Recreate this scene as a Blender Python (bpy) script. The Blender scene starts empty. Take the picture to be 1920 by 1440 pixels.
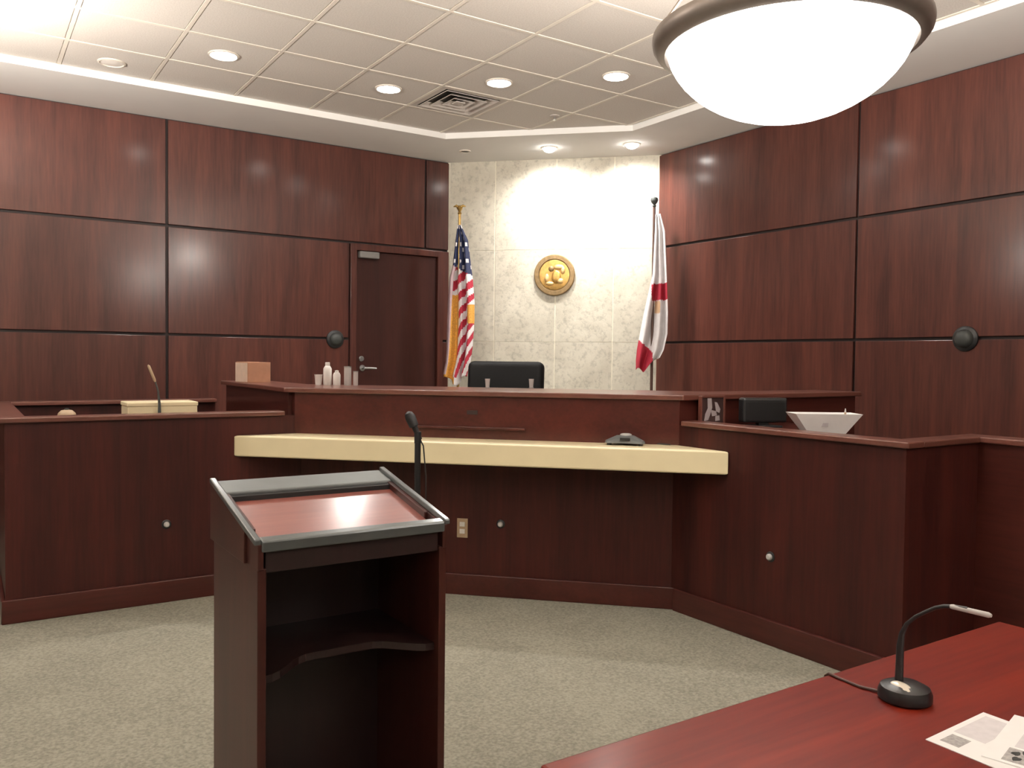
import bpy, bmesh, math, random
from mathutils import Vector, Matrix
random.seed(7)
C = bpy.context.scene.collection
PI = math.pi

# ------------------------------------------------------------------ camera
def make_camera():
    yaw, pitch, roll = math.radians(33.2995), math.radians(1.7131), math.radians(-0.6549)
    F = Vector((math.sin(yaw), math.cos(yaw), 0)); R = Vector((math.cos(yaw), -math.sin(yaw), 0)); U = Vector((0, 0, 1))
    F2 = F*math.cos(pitch) - U*math.sin(pitch); U2 = U*math.cos(pitch) + F*math.sin(pitch)
    R3 = R*math.cos(roll) - U2*math.sin(roll); U3 = U2*math.cos(roll) + R*math.sin(roll)
    cd = bpy.data.cameras.new('camera'); co = bpy.data.objects.new('camera', cd); C.objects.link(co)
    M = Matrix((R3, U3, -F2)).transposed().to_4x4(); M.translation = (0, 0, 1.40)
    co.matrix_world = M
    cd.sensor_fit = 'HORIZONTAL'; cd.sensor_width = 36.0; cd.lens = 1573.4/1920*36.0; cd.clip_start = 0.02
    bpy.context.scene.camera = co
make_camera()

# ------------------------------------------------------------------ world, exposure, light levels
scn = bpy.context.scene
w = bpy.data.worlds.new('world'); scn.world = w; w.use_nodes = True
w.node_tree.nodes['Background'].inputs[0].default_value = (0.05, 0.048, 0.045, 1)
w.node_tree.nodes['Background'].inputs[1].default_value = 0.2
scn.view_settings.view_transform = 'Standard'
scn.view_settings.look = 'None'
scn.view_settings.exposure = 0.2
scn.view_settings.gamma = 1.0
scn.view_settings.use_curve_mapping = False
scn.cycles.use_denoising = True
scn.cycles.use_light_tree = False
scn.cycles.max_bounces = 5
scn.cycles.diffuse_bounces = 3
scn.cycles.glossy_bounces = 3
scn.cycles.caustics_reflective = False
scn.cycles.caustics_refractive = False
scn.cycles.use_adaptive_sampling = True
scn.cycles.adaptive_threshold = 0.03
scn.cycles.sample_clamp_indirect = 6.0
WARM = (1.0, 0.92, 0.83)
WHITE = (1.0, 0.96, 0.91)
BOWL_GLOW = 8.0        # emission of the pendant glass
PENDANT_UP = 215.0      # watts of each pendant's uplight
DOWNLIGHT = 90.0       # watts of each ceiling downlight
WASH = 135.0           # watts of each stone-wall washer

# ------------------------------------------------------------------ materials
MATS = {}
def new_mat(name):
    m = bpy.data.materials.new(name); m.use_nodes = True
    nt = m.node_tree; b = nt.nodes['Principled BSDF']
    MATS[name] = m
    return m, nt, b
def plain(name, col, rough=0.5, metal=0.0, coat=0.0, emit=None, var=0.06, vscale=18.0):
    m, nt, b = new_mat(name)
    n = nt.nodes.new('ShaderNodeTexNoise'); n.inputs['Scale'].default_value = vscale; n.inputs['Detail'].default_value = 3
    tc = nt.nodes.new('ShaderNodeTexCoord'); nt.links.new(tc.outputs['Object'], n.inputs['Vector'])
    r = nt.nodes.new('ShaderNodeValToRGB')
    r.color_ramp.elements[0].position = 0.3; r.color_ramp.elements[1].position = 0.7
    r.color_ramp.elements[0].color = (*[c*(1-var) for c in col], 1); r.color_ramp.elements[1].color = (*[min(1, c*(1+var)) for c in col], 1)
    nt.links.new(n.outputs['Fac'], r.inputs['Fac']); nt.links.new(r.outputs['Color'], b.inputs['Base Color'])
    b.inputs['Roughness'].default_value = rough; b.inputs['Metallic'].default_value = metal
    b.inputs['Coat Weight'].default_value = coat; b.inputs['Coat Roughness'].default_value = 0.12
    if emit:
        b.inputs['Emission Color'].default_value = (*emit[0], 1); b.inputs['Emission Strength'].default_value = emit[1]
    return m
def glow(name, col, strength):
    m = bpy.data.materials.new(name); m.use_nodes = True; nt = m.node_tree; nt.nodes.clear()
    e = nt.nodes.new('ShaderNodeEmission'); o = nt.nodes.new('ShaderNodeOutputMaterial')
    e.inputs['Color'].default_value = (*col, 1); e.inputs['Strength'].default_value = strength
    nt.links.new(e.outputs[0], o.inputs['Surface']); MATS[name] = m
def wood(name, dark, light, axis='Z', rough=0.36, coat=0.25, coat_rough=0.25, rand=0.18, spec=0.5):
    m, nt, b = new_mat(name)
    L = nt.links.new
    tc = nt.nodes.new('ShaderNodeTexCoord'); mp = nt.nodes.new('ShaderNodeMapping')
    s = {'X': (0.5, 7, 7), 'Y': (7, 0.5, 7), 'Z': (7, 7, 0.45)}[axis]
    mp.inputs['Scale'].default_value = s
    oi = nt.nodes.new('ShaderNodeObjectInfo')
    ad = nt.nodes.new('ShaderNodeVectorMath'); ad.operation = 'ADD'
    mul = nt.nodes.new('ShaderNodeVectorMath'); mul.operation = 'SCALE'; mul.inputs[0].default_value = (7, 5, 3)
    L(oi.outputs['Random'], mul.inputs['Scale']); L(tc.outputs['Object'], mp.inputs['Vector']); L(mp.outputs[0], ad.inputs[0]); L(mul.outputs[0], ad.inputs[1])
    n1 = nt.nodes.new('ShaderNodeTexNoise'); n1.inputs['Scale'].default_value = 1.0; n1.inputs['Detail'].default_value = 5; n1.inputs['Distortion'].default_value = 0.6
    n2 = nt.nodes.new('ShaderNodeTexNoise'); n2.inputs['Scale'].default_value = 9.0; n2.inputs['Detail'].default_value = 4
    L(ad.outputs[0], n1.inputs['Vector']); L(ad.outputs[0], n2.inputs['Vector'])
    mx = nt.nodes.new('ShaderNodeMix'); mx.data_type = 'FLOAT'; mx.inputs[0].default_value = 0.35
    L(n1.outputs['Fac'], mx.inputs[2]); L(n2.outputs['Fac'], mx.inputs[3])
    r = nt.nodes.new('ShaderNodeValToRGB')
    r.color_ramp.elements[0].position = 0.32; r.color_ramp.elements[1].position = 0.68
    r.color_ramp.elements[0].color = (*dark, 1); r.color_ramp.elements[1].color = (*light, 1)
    L(mx.outputs[0], r.inputs['Fac'])
    hs = nt.nodes.new('ShaderNodeHueSaturation')
    ma = nt.nodes.new('ShaderNodeMath'); ma.operation = 'MULTIPLY_ADD'; ma.inputs[1].default_value = rand; ma.inputs[2].default_value = 1 - rand/2
    L(oi.outputs['Random'], ma.inputs[0]); L(ma.outputs[0], hs.inputs['Value']); L(r.outputs['Color'], hs.inputs['Color'])
    L(hs.outputs['Color'], b.inputs['Base Color'])
    b.inputs['Roughness'].default_value = rough; b.inputs['Coat Weight'].default_value = coat; b.inputs['Coat Roughness'].default_value = coat_rough
    b.inputs['Specular IOR Level'].default_value = spec
    return m
D1, L1 = (0.044, 0.011, 0.008), (0.112, 0.032, 0.021)
wood('panel_wood', D1, L1, 'Z', 0.48, 0.42, 0.17, spec=0.3)
wood('bench_wood', (0.024, 0.0052, 0.0044), (0.068, 0.0135, 0.0095), 'Z', 0.45, 0.06, 0.3, spec=0.25)
wood('bench_wood_x', (0.038, 0.008, 0.006), (0.076, 0.017, 0.012), 'X', 0.36, 0.40, 0.18, spec=0.25)
wood('bench_wood_y', (0.038, 0.008, 0.006), (0.076, 0.017, 0.012), 'Y', 0.36, 0.40, 0.18, spec=0.25)
wood('cap_wood', (0.105, 0.036, 0.026), (0.165, 0.060, 0.044), 'X', 0.30, 0.4, 0.2)
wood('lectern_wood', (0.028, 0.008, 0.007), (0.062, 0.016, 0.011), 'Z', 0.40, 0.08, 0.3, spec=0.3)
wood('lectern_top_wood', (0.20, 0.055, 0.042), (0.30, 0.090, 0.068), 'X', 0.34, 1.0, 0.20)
wood('lectern_wood_shaded', (0.014, 0.006, 0.006), (0.026, 0.010, 0.009), 'Z', 0.42, 0.1, 0.3)  # darker lectern wood: shade on the viewer's side put into the colour
wood('table_wood', (0.088, 0.0055, 0.003), (0.176, 0.016, 0.006), 'X', 0.45, 0.36, 0.20, 0.0)
MATS['table_wood'].node_tree.nodes['Principled BSDF'].inputs['Specular IOR Level'].default_value = 0.15
wood('door_wood', (0.030, 0.011, 0.009), (0.052, 0.016, 0.012), 'Z', 0.45, 0.05, 0.3, spec=0.2)
plain('seam', (0.018, 0.008, 0.007), 0.6)
plain('cream', (0.95, 0.82, 0.53), 0.38, 0, 0.2, var=0.05, vscale=4)
plain('soffit_white', (0.88, 0.865, 0.84), 0.85, var=0.02, vscale=2)
plain('grid_white', (0.74, 0.68, 0.60), 0.6, var=0.02)
plain('wall_paint', (0.52, 0.46, 0.38), 0.85, var=0.03, vscale=2)
plain('black_plastic', (0.012, 0.012, 0.013), 0.42)
plain('black_gloss', (0.006, 0.006, 0.007), 0.38, 0, 0.1)
plain('black_leather', (0.004, 0.004, 0.0045), 0.6, var=0.3, vscale=60)
MATS['black_leather'].node_tree.nodes['Principled BSDF'].inputs['Specular IOR Level'].default_value = 0.2
plain('dark_grey', (0.045, 0.050, 0.048), 0.5)
plain('mid_grey', (0.12, 0.13, 0.13), 0.42)
plain('steel', (0.42, 0.42, 0.41), 0.32, 0.9)
plain('light_grey', (0.52, 0.50, 0.48), 0.45)
plain('closer_grey', (0.20, 0.19, 0.18), 0.5)
plain('grey_trim', (0.085, 0.095, 0.095), 0.28, 0.1, 0.4)
plain('bronze', (0.21, 0.175, 0.15), 0.42, 0.55)
plain('brass', (0.55, 0.36, 0.12), 0.34, 0.85, var=0.15)
plain('gold', (0.60, 0.36, 0.11), 0.36, 0.75, var=0.2, vscale=30)
plain('gold_light', (0.80, 0.55, 0.25), 0.38, 0.55, var=0.15, vscale=30)
plain('gold_dark', (0.27, 0.18, 0.085), 0.5, 0.5, var=0.2, vscale=30)
plain('fringe', (0.70, 0.34, 0.06), 0.7, var=0.25, vscale=90)
plain('flag_red', (0.42, 0.020, 0.045), 0.75)
plain('flag_white', (0.74, 0.70, 0.70), 0.75)
plain('flag_blue', (0.022, 0.030, 0.085), 0.75)
plain('flag_lilac', (0.50, 0.36, 0.38), 0.75)
plain('flag_tan', (0.62, 0.40, 0.24), 0.75)
plain('pole_wood', (0.075, 0.035, 0.025), 0.4)
plain('white_plastic', (0.78, 0.75, 0.70), 0.5)
plain('white_paper', (0.88, 0.86, 0.84), 0.7, var=0.02)
plain('print_grey', (0.36, 0.34, 0.33), 0.8, var=0.3, vscale=150)
plain('print_tint', (0.66, 0.62, 0.63), 0.8, var=0.06, vscale=60)
plain('print_black', (0.02, 0.02, 0.02), 0.8)
plain('cardboard', (0.40, 0.20, 0.12), 0.75)
plain('cardboard_lit', (0.74, 0.55, 0.43), 0.75)
plain('tan_plastic', (0.42, 0.30, 0.19), 0.5)
plain('cable_black', (0.02, 0.017, 0.016), 0.5)
plain('cable_red', (0.05, 0.018, 0.012), 0.5)
plain('vent_metal', (0.55, 0.50, 0.46), 0.6)
plain('vent_dark', (0.07, 0.065, 0.06), 0.8)
plain('picture_dark', (0.045, 0.022, 0.020), 0.5)
plain('picture_pale', (0.42, 0.36, 0.36), 0.6)
glow('bowl_glass', (1.0, 0.95, 0.88), BOWL_GLOW)
plain('bowl_inside', (0.85, 0.82, 0.78), 0.5)
glow('lens_lit', (1.0, 0.96, 0.90), 40.0)
MATS['lens_lit'].cycles.emission_sampling = 'NONE'
plain('lens_off', (0.93, 0.88, 0.82), 0.45)
plain('lens_dark', (0.10, 0.095, 0.085), 0.5)
plain('button_white', (0.80, 0.72, 0.60), 0.25, 0.1, 0.4)

def tile_mat():
    m, nt, b = new_mat('ceiling_tile')
    L = nt.links.new
    tc = nt.nodes.new('ShaderNodeTexCoord'); n = nt.nodes.new('ShaderNodeTexNoise'); n.inputs['Scale'].default_value = 120; n.inputs['Detail'].default_value = 3
    L(tc.outputs['Object'], n.inputs['Vector'])
    r = nt.nodes.new('ShaderNodeValToRGB'); r.color_ramp.elements[0].position = 0.35; r.color_ramp.elements[1].position = 0.6
    r.color_ramp.elements[0].color = (0.60, 0.555, 0.51, 1); r.color_ramp.elements[1].color = (0.68, 0.635, 0.59, 1)
    L(n.outputs['Fac'], r.inputs['Fac'])
    oi = nt.nodes.new('ShaderNodeObjectInfo'); hs = nt.nodes.new('ShaderNodeHueSaturation')
    ma = nt.nodes.new('ShaderNodeMath'); ma.operation = 'MULTIPLY_ADD'; ma.inputs[1].default_value = 0.06; ma.inputs[2].default_value = 0.97
    L(oi.outputs['Random'], ma.inputs[0]); L(ma.outputs[0], hs.inputs['Value']); L(r.outputs['Color'], hs.inputs['Color']); L(hs.outputs['Color'], b.inputs['Base Color'])
    b.inputs['Roughness'].default_value = 0.9
tile_mat()
def stone_mat():
    m, nt, b = new_mat('shell_stone')
    L = nt.links.new
    tc = nt.nodes.new('ShaderNodeTexCoord')
    n1 = nt.nodes.new('ShaderNodeTexNoise'); n1.inputs['Scale'].default_value = 3.2; n1.inputs['Detail'].default_value = 6; n1.inputs['Roughness'].default_value = 0.65
    n2 = nt.nodes.new('ShaderNodeTexNoise'); n2.inputs['Scale'].default_value = 19; n2.inputs['Detail'].default_value = 5; n2.inputs['Roughness'].default_value = 0.7
    oi = nt.nodes.new('ShaderNodeObjectInfo'); ad = nt.nodes.new('ShaderNodeVectorMath'); ad.operation = 'ADD'
    mul = nt.nodes.new('ShaderNodeVectorMath'); mul.operation = 'SCALE'; mul.inputs[0].default_value = (9, 4, 6)
    L(oi.outputs['Random'], mul.inputs['Scale']); L(tc.outputs['Object'], ad.inputs[0]); L(mul.outputs[0], ad.inputs[1])
    L(ad.outputs[0], n1.inputs['Vector']); L(ad.outputs[0], n2.inputs['Vector'])
    r1 = nt.nodes.new('ShaderNodeValToRGB'); r1.color_ramp.elements[0].position = 0.3; r1.color_ramp.elements[1].position = 0.7
    r1.color_ramp.elements[0].color = (0.50, 0.46, 0.375, 1); r1.color_ramp.elements[1].color = (0.66, 0.62, 0.52, 1)
    r2 = nt.nodes.new('ShaderNodeValToRGB'); r2.color_ramp.elements[0].position = 0.36; r2.color_ramp.elements[1].position = 0.50
    r2.color_ramp.elements[0].color = (0.55, 0.55, 0.55, 1); r2.color_ramp.elements[1].color = (1, 1, 1, 1)
    L(n1.outputs['Fac'], r1.inputs['Fac']); L(n2.outputs['Fac'], r2.inputs['Fac'])
    mx = nt.nodes.new('ShaderNodeMix'); mx.data_type = 'RGBA'; mx.blend_type = 'MULTIPLY'; mx.inputs[0].default_value = 0.55
    L(r1.outputs['Color'], mx.inputs[6]); L(r2.outputs['Color'], mx.inputs[7]); L(mx.outputs[2], b.inputs['Base Color'])
    bp = nt.nodes.new('ShaderNodeBump'); bp.inputs['Strength'].default_value = 0.25; bp.inputs['Distance'].default_value = 0.01
    L(n2.outputs['Fac'], bp.inputs['Height']); L(bp.outputs[0], b.inputs['Normal'])
    b.inputs['Roughness'].default_value = 0.8
stone_mat()
plain('stone_joint', (0.80, 0.75, 0.62), 0.85)
def carpet_mat():
    m, nt, b = new_mat('carpet')
    L = nt.links.new
    tc = nt.nodes.new('ShaderNodeTexCoord')
    n1 = nt.nodes.new('ShaderNodeTexNoise'); n1.inputs['Scale'].default_value = 80; n1.inputs['Detail'].default_value = 4
    n2 = nt.nodes.new('ShaderNodeTexNoise'); n2.inputs['Scale'].default_value = 3; n2.inputs['Detail'].default_value = 3
    L(tc.outputs['Object'], n1.inputs['Vector']); L(tc.outputs['Object'], n2.inputs['Vector'])
    mf = nt.nodes.new('ShaderNodeMix'); mf.data_type = 'FLOAT'; mf.inputs[0].default_value = 0.25
    L(n1.outputs['Fac'], mf.inputs[2]); L(n2.outputs['Fac'], mf.inputs[3])
    r = nt.nodes.new('ShaderNodeValToRGB'); r.color_ramp.elements[0].position = 0.36; r.color_ramp.elements[1].position = 0.64
    r.color_ramp.elements[0].color = (0.195, 0.186, 0.148, 1); r.color_ramp.elements[1].color = (0.315, 0.298, 0.24, 1)
    L(mf.outputs[0], r.inputs['Fac']); L(r.outputs['Color'], b.inputs['Base Color'])
    bp = nt.nodes.new('ShaderNodeBump'); bp.inputs['Strength'].default_value = 0.5; bp.inputs['Distance'].default_value = 0.008
    L(n1.outputs['Fac'], bp.inputs['Height']); L(bp.outputs[0], b.inputs['Normal'])
    b.inputs['Roughness'].default_value = 0.95; b.inputs['Specular IOR Level'].default_value = 0.1
carpet_mat()

# ------------------------------------------------------------------ mesh helpers (all in world coordinates)
def prism(bm, poly, z0, z1):
    a = sum(poly[i][0]*poly[(i+1) % len(poly)][1] - poly[(i+1) % len(poly)][0]*poly[i][1] for i in range(len(poly)))
    if a < 0: poly = poly[::-1]
    lo = [bm.verts.new((x, y, z0)) for x, y in poly]; hi = [bm.verts.new((x, y, z1)) for x, y in poly]
    n = len(poly); bm.faces.new(lo[::-1]); bm.faces.new(hi)
    for i in range(n): bm.faces.new((lo[i], lo[(i+1) % n], hi[(i+1) % n], hi[i]))
def box(bm, x0, x1, y0, y1, z0, z1):
    prism(bm, [(x0, y0), (x1, y0), (x1, y1), (x0, y1)], z0, z1)
def hexa(bm, lo, hi):
    """eight explicit corners: four below (ccw from above), four above"""
    a = [bm.verts.new(p) for p in lo]; b = [bm.verts.new(p) for p in hi]
    bm.faces.new(a[::-1]); bm.faces.new(b)
    for i in range(4): bm.faces.new((a[i], a[(i+1) % 4], b[(i+1) % 4], b[i]))
def tube(bm, pts, r, n=12):
    pts = [Vector(p) for p in pts]; rs = r if isinstance(r, (list, tuple)) else [r]*len(pts)
    rings = []; up = None
    for i, p in enumerate(pts):
        t = ((pts[i+1] if i < len(pts)-1 else p) - (pts[i-1] if i > 0 else p)).normalized()
        if up is None: up = Vector((0, 0, 1)) if abs(t.z) < 0.9 else Vector((1, 0, 0))
        s = t.cross(up).normalized(); up = s.cross(t).normalized()
        rings.append([bm.verts.new(p + (s*math.cos(2*PI*k/n) + up*math.sin(2*PI*k/n))*rs[i]) for k in range(n)])
    for a, b in zip(rings, rings[1:]):
        for k in range(n): bm.faces.new((a[k], a[(k+1) % n], b[(k+1) % n], b[k]))
    bm.faces.new(rings[0][::-1]); bm.faces.new(rings[-1])
def lathe(bm, prof, c, n=32, axis=None, close=True):
    """profile of (radius, height) turned about an axis through c"""
    ax = Vector(axis or (0, 0, 1)).normalized()
    s = ax.cross(Vector((0, 0, 1)) if abs(ax.z) < 0.9 else Vector((1, 0, 0))).normalized(); t = ax.cross(s)
    c = Vector(c); rings = []
    for r, hgt in prof:
        if r < 1e-6: rings.append([bm.verts.new(c + ax*hgt)])
        else: rings.append([bm.verts.new(c + ax*hgt + (s*math.cos(2*PI*k/n) + t*math.sin(2*PI*k/n))*r) for k in range(n)])
    for a, b in zip(rings, rings[1:]):
        for k in range(n):
            k2 = (k+1) % n
            if len(a) == 1 and len(b) == 1: continue
            if len(a) == 1: bm.faces.new((a[0], b[k2], b[k]))
            elif len(b) == 1: bm.faces.new((a[k], a[k2], b[0]))
            else: bm.faces.new((a[k], a[k2], b[k2], b[k]))
    if close:
        if len(rings[0]) > 1: bm.faces.new(rings[0][::-1])
        if len(rings[-1]) > 1: bm.faces.new(rings[-1])
WL = {}
def finish(name, bm, mats, parent=None, smooth=False, bevel=0.0, origin=None):
    bmesh.ops.remove_doubles(bm, verts=bm.verts, dist=1e-6)
    bmesh.ops.recalc_face_normals(bm, faces=bm.faces)
    if bevel > 0:
        es = [e for e in bm.edges if len(e.link_faces) == 2 and e.calc_face_angle(0) > 0.5]
        bmesh.ops.bevel(bm, geom=es, offset=bevel, segments=2, affect='EDGES', profile=0.5, clamp_overlap=True)
    if parent is not None: o0 = WL[parent.name]
    elif origin is not None: o0 = Vector(origin)
    else:
        xs = [v.co.x for v in bm.verts]; ys = [v.co.y for v in bm.verts]; zs = [v.co.z for v in bm.verts]
        o0 = Vector(((min(xs)+max(xs))/2, (min(ys)+max(ys))/2, min(zs)))
    bmesh.ops.translate(bm, verts=bm.verts, vec=-o0)
    me = bpy.data.meshes.new(name); bm.to_mesh(me); bm.free()
    for m in (mats if isinstance(mats, (list, tuple)) else [mats]): me.materials.append(MATS[m])
    if smooth:
        for p in me.polygons: p.use_smooth = True
        if smooth != 'all': me.set_sharp_from_angle(angle=math.radians(40))
    o = bpy.data.objects.new(name, me); C.objects.link(o)
    if parent is None: o.location = o0
    else: o.parent = parent
    WL[o.name] = o0
    return o
def thing(name, label, cat, loc, group=None):
    o = bpy.data.objects.new(name, None); C.objects.link(o); o.location = loc; o.empty_display_size = 0.1
    WL[o.name] = Vector(loc); o['label'] = label; o['category'] = cat
    if group: o['group'] = group
    return o
def tag(o, label, cat, group=None, kind=None):
    o['label'] = label; o['category'] = cat
    if group: o['group'] = group
    if kind: o['kind'] = kind
    return o
def struct(o, label, cat):
    return tag(o, label, cat, None, 'structure')
def bmx(fn, *a, **k):
    bm = bmesh.new(); fn(bm, *a, **k); return bm
def boxes(*bs):
    bm = bmesh.new()
    for b in bs: box(bm, *b)
    return bm
def lamp(parent, kind, loc, energy, col, name, **kw):
    ld = bpy.data.lights.new(name, kind); ld.energy = energy; ld.color = col
    for k, v in kw.items():
        if k != 'rot': setattr(ld, k, v)
    lo = bpy.data.objects.new(name, ld); C.objects.link(lo); lo.parent = parent
    lo.location = Vector(loc) - WL[parent.name]
    if 'rot' in kw: lo.rotation_euler = kw['rot']
    return lo

# ------------------------------------------------------------------ dimensions (metres; x along left wall, y along right wall)
YL, XR, ST = 7.549, 5.657, 11.722          # left wall, right wall, x+y of the stone wall
ZC, ZG = 3.387, 3.437                      # soffit and grid ceiling
ROWS = [0.0, 0.656, 1.574, 2.492, ZC]
XMIN, YMIN = -4.3, -4.3
YF, XF = 5.022, 3.343                      # fronts of witness box and clerk station
SF, SU, SC = 6.7725, 6.70, 6.357           # x+y of bench lower front, bench upper front, counter front
ZT, ZB = 1.0685, 1.21                      # rail height, bench top
DAIS = 0.40
G = 0.011                                  # half of a panel reveal

# ------------------------------------------------------------------ floor, walls, ceiling
struct(finish('floor', boxes((XMIN-.2, XR+2.2, YMIN-.2, YL+.2, -.12, 0)), 'carpet'), 'sage green and beige flecked carpet floor', 'floor')
def panel(parent, x0, x1, y0, y1, z0, z1, m='panel_wood'):
    return finish('panel', boxes((x0, x1, y0, y1, z0, z1)), m, parent, bevel=0.003)
wl = struct(finish('wall_left', boxes((XMIN-.2, 3.10, YL+.022, YL+.2, 0, ZC+.1), (4.10, ST-YL, YL+.022, YL+.2, 0, ZC+.1), (3.10, 4.10, YL+.022, YL+.2, 2.48, ZC+.1), (3.10, 4.10, YL+.12, YL+.2, 0, 2.48)), 'seam'),
            'dark cherry wood panelled wall with the door', 'wall')
def xs_left(row):
    e = [XMIN, -3.42, -.98, 1.46]
    return e + ([3.90, ST-YL] if row == 3 else [3.10])
for r in range(4):
    xs = xs_left(r)
    for a, b in zip(xs, xs[1:]):
        panel(wl, a+G, b-G, YL, YL+.022, ROWS[r]+G, ROWS[r+1]-G)
    if r < 3: panel(wl, 4.10+G/2, ST-YL-.004, YL, YL+.022, ROWS[r]+G, ROWS[r+1]-G)
wr = struct(finish('wall_right', boxes((XR+.022, XR+.2, YMIN-.2, ST-XR, 0, ZC+.1)), 'seam'), 'dark cherry wood panelled wall behind the clerk station', 'wall')
for r in range(4):
    ys = [YMIN, -3.42, -.98, 1.46, 3.899, ST-XR]
    for a, b in zip(ys, ys[1:]):
        panel(wr, XR, XR+.022, a+G, b-(.004 if b > 6 else G), ROWS[r]+G, ROWS[r+1]-G)
# stone wall across the corner
E_ = Vector((1, -1, 0)).normalized(); N_ = Vector((-1, -1, 0)).normalized()
P0 = Vector((ST-YL, YL, 0)); LEN = (Vector((XR, ST-XR, 0)) - P0).length
def dpoly(t0, t1, n0, n1):
    return [tuple((P0 + E_*t + N_*n)[:2]) for t, n in ((t0, n0), (t1, n0), (t1, n1), (t0, n1))]
ws = struct(finish('wall_back', bmx(prism, dpoly(-.02, LEN+.02, -.25, -.004), 0, ZC+.1), 'stone_joint'), 'pale shell stone wall behind the bench', 'wall')
ts = [0, .478, 1.100, 1.672, LEN]
for a, b in zip(ts, ts[1:]):
    for z0, z1 in zip(ROWS, ROWS[1:]):
        finish('slab', bmx(prism, dpoly(a+.005, b-.005, -.004, 0), z0+.0015, z1-.0015), 'shell_stone', ws, bevel=0.001)
# walls behind the viewer
struct(finish('wall_rear', boxes((XMIN-.2, XR+.2, YMIN-.2, YMIN, 0, ZC+.1)), 'wall_paint'), 'plain beige painted wall behind the viewer', 'wall')
struct(finish('wall_side', boxes((XMIN-.2, XMIN, YMIN, YL+.02, 0, ZC+.1)), 'wall_paint'), 'plain beige painted side wall outside the picture', 'wall')
# ceiling: slab, tiles and grid
ce = struct(finish('ceiling', boxes((XMIN-.2, XR+.2, YMIN-.2, YL+.2, ZG+.045, ZG+.12)), 'vent_dark', origin=(0, 0, ZG)), 'acoustic tile ceiling with a pale metal grid', 'ceiling')
GX = [.59 + .61*k for k in range(-7, 8)]; GY = [4.39 + .605*k for k in range(-13, 5)]
VENT = (3.335, 5.902)
tm = None
for i in range(len(GX)-1):
    for j in range(len(GY)-1):
        cx, cy = (GX[i]+GX[i+1])/2, (GY[j]+GY[j+1])/2
        if abs(cx-VENT[0]) < .1 and abs(cy-VENT[1]) < .1: continue
        if cx + cy > 10.45 + .62: continue
        if tm is None:
            bm = boxes((-.292, .292, -.2895, .2895, 0, .018)); bmesh.ops.bevel(bm, geom=[e for e in bm.edges if all(v.co.z < .001 for v in e.verts)], offset=.004, segments=1, affect='EDGES')
            tm = bpy.data.meshes.new('tile'); bm.to_mesh(tm); bm.free(); tm.materials.append(MATS['ceiling_tile'])
        t = bpy.data.objects.new('tile', tm); C.objects.link(t); t.parent = ce; t.location = (cx, cy, .002)
for x in GX: finish('grid_bar', boxes((x-.012, x+.012, GY[0], GY[-1], ZG-.001, ZG+.03)), 'grid_white', ce)
for y in GY: finish('grid_bar', boxes((GX[0], GX[-1], y-.012, y+.012, ZG-.002, ZG+.029)), 'grid_white', ce)
# soffit ring round the tray
bm = bmesh.new(); zz = (ZC, ZG+.03)
prism(bm, [(XMIN-.1, 6.76), (3.69, 6.76), (3.69, YL+.1), (XMIN-.1, YL+.1)], *zz)
prism(bm, [(3.69, 6.76), (4.88, 5.57), (XR+.1, 5.57), (XR+.1, YL+.1), (3.69, YL+.1)], *zz)
prism(bm, [(4.88, YMIN-.1), (XR+.1, YMIN-.1), (XR+.1, 5.57), (4.88, 5.57)], *zz)
prism(bm, [(XMIN-.1, YMIN-.1), (4.88, YMIN-.1), (4.88, -3.46), (XMIN-.1, -3.46)], *zz)
prism(bm, [(XMIN-.1, -3.46), (-3.66, -3.46), (-3.66, 6.76), (XMIN-.1, 6.76)], *zz)
struct(finish('trim_1', bm, 'soffit_white'), 'smooth white plaster soffit border round the tiled ceiling', 'soffit')
# raised floor behind the bench
struct(finish('dais', bmx(prism, [(1.72, YL), (1.72, 5.16), (SF-3.40, 3.46), (XR, 3.46), (XR, ST-XR), (ST-YL, YL)], 0, DAIS), 'carpet'), 'raised carpeted platform behind the bench', 'platform')

# door in the left wall
d = thing('door_1', 'dark wood door with a lever handle and grey closer', 'door', (3.60, YL, DAIS)); d['kind'] = 'structure'
finish('door_frame', boxes((3.10, 3.162, YL-.018, YL+.12, DAIS, 2.48), (4.038, 4.10, YL-.018, YL+.12, DAIS, 2.48), (3.162, 4.038, YL-.018, YL+.12, 2.42, 2.48)), 'panel_wood', d, bevel=.004)
leaf = finish('door_leaf', boxes((3.166, 4.034, YL+.012, YL+.056, DAIS+.01, 2.416)), 'door_wood', d, bevel=.003)
finish('door_closer', boxes((3.184, 3.385, YL-.045, YL+.012, 2.35, 2.412)), 'closer_grey', d, bevel=.006)
bm = bmesh.new(); lathe(bm, [(.03, 0), (.03, .008), (.012, .01), (.012, .055), (0, .055)], (3.235, YL+.012, 1.296), 20, (0, -1, 0)); tube(bm, [(3.235, YL-.04, 1.296), (3.29, YL-.045, 1.296), (3.36, YL-.04, 1.292)], [.012, .011, .009])
finish('handle', bm, 'steel', leaf, smooth=True)
finish('deadbolt', bmx(lathe, [(.026, 0), (.026, .01), (.02, .016), (0, .016)], (3.225, YL+.012, 1.385), 20, (0, -1, 0)), 'steel', leaf, smooth=True)

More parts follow.
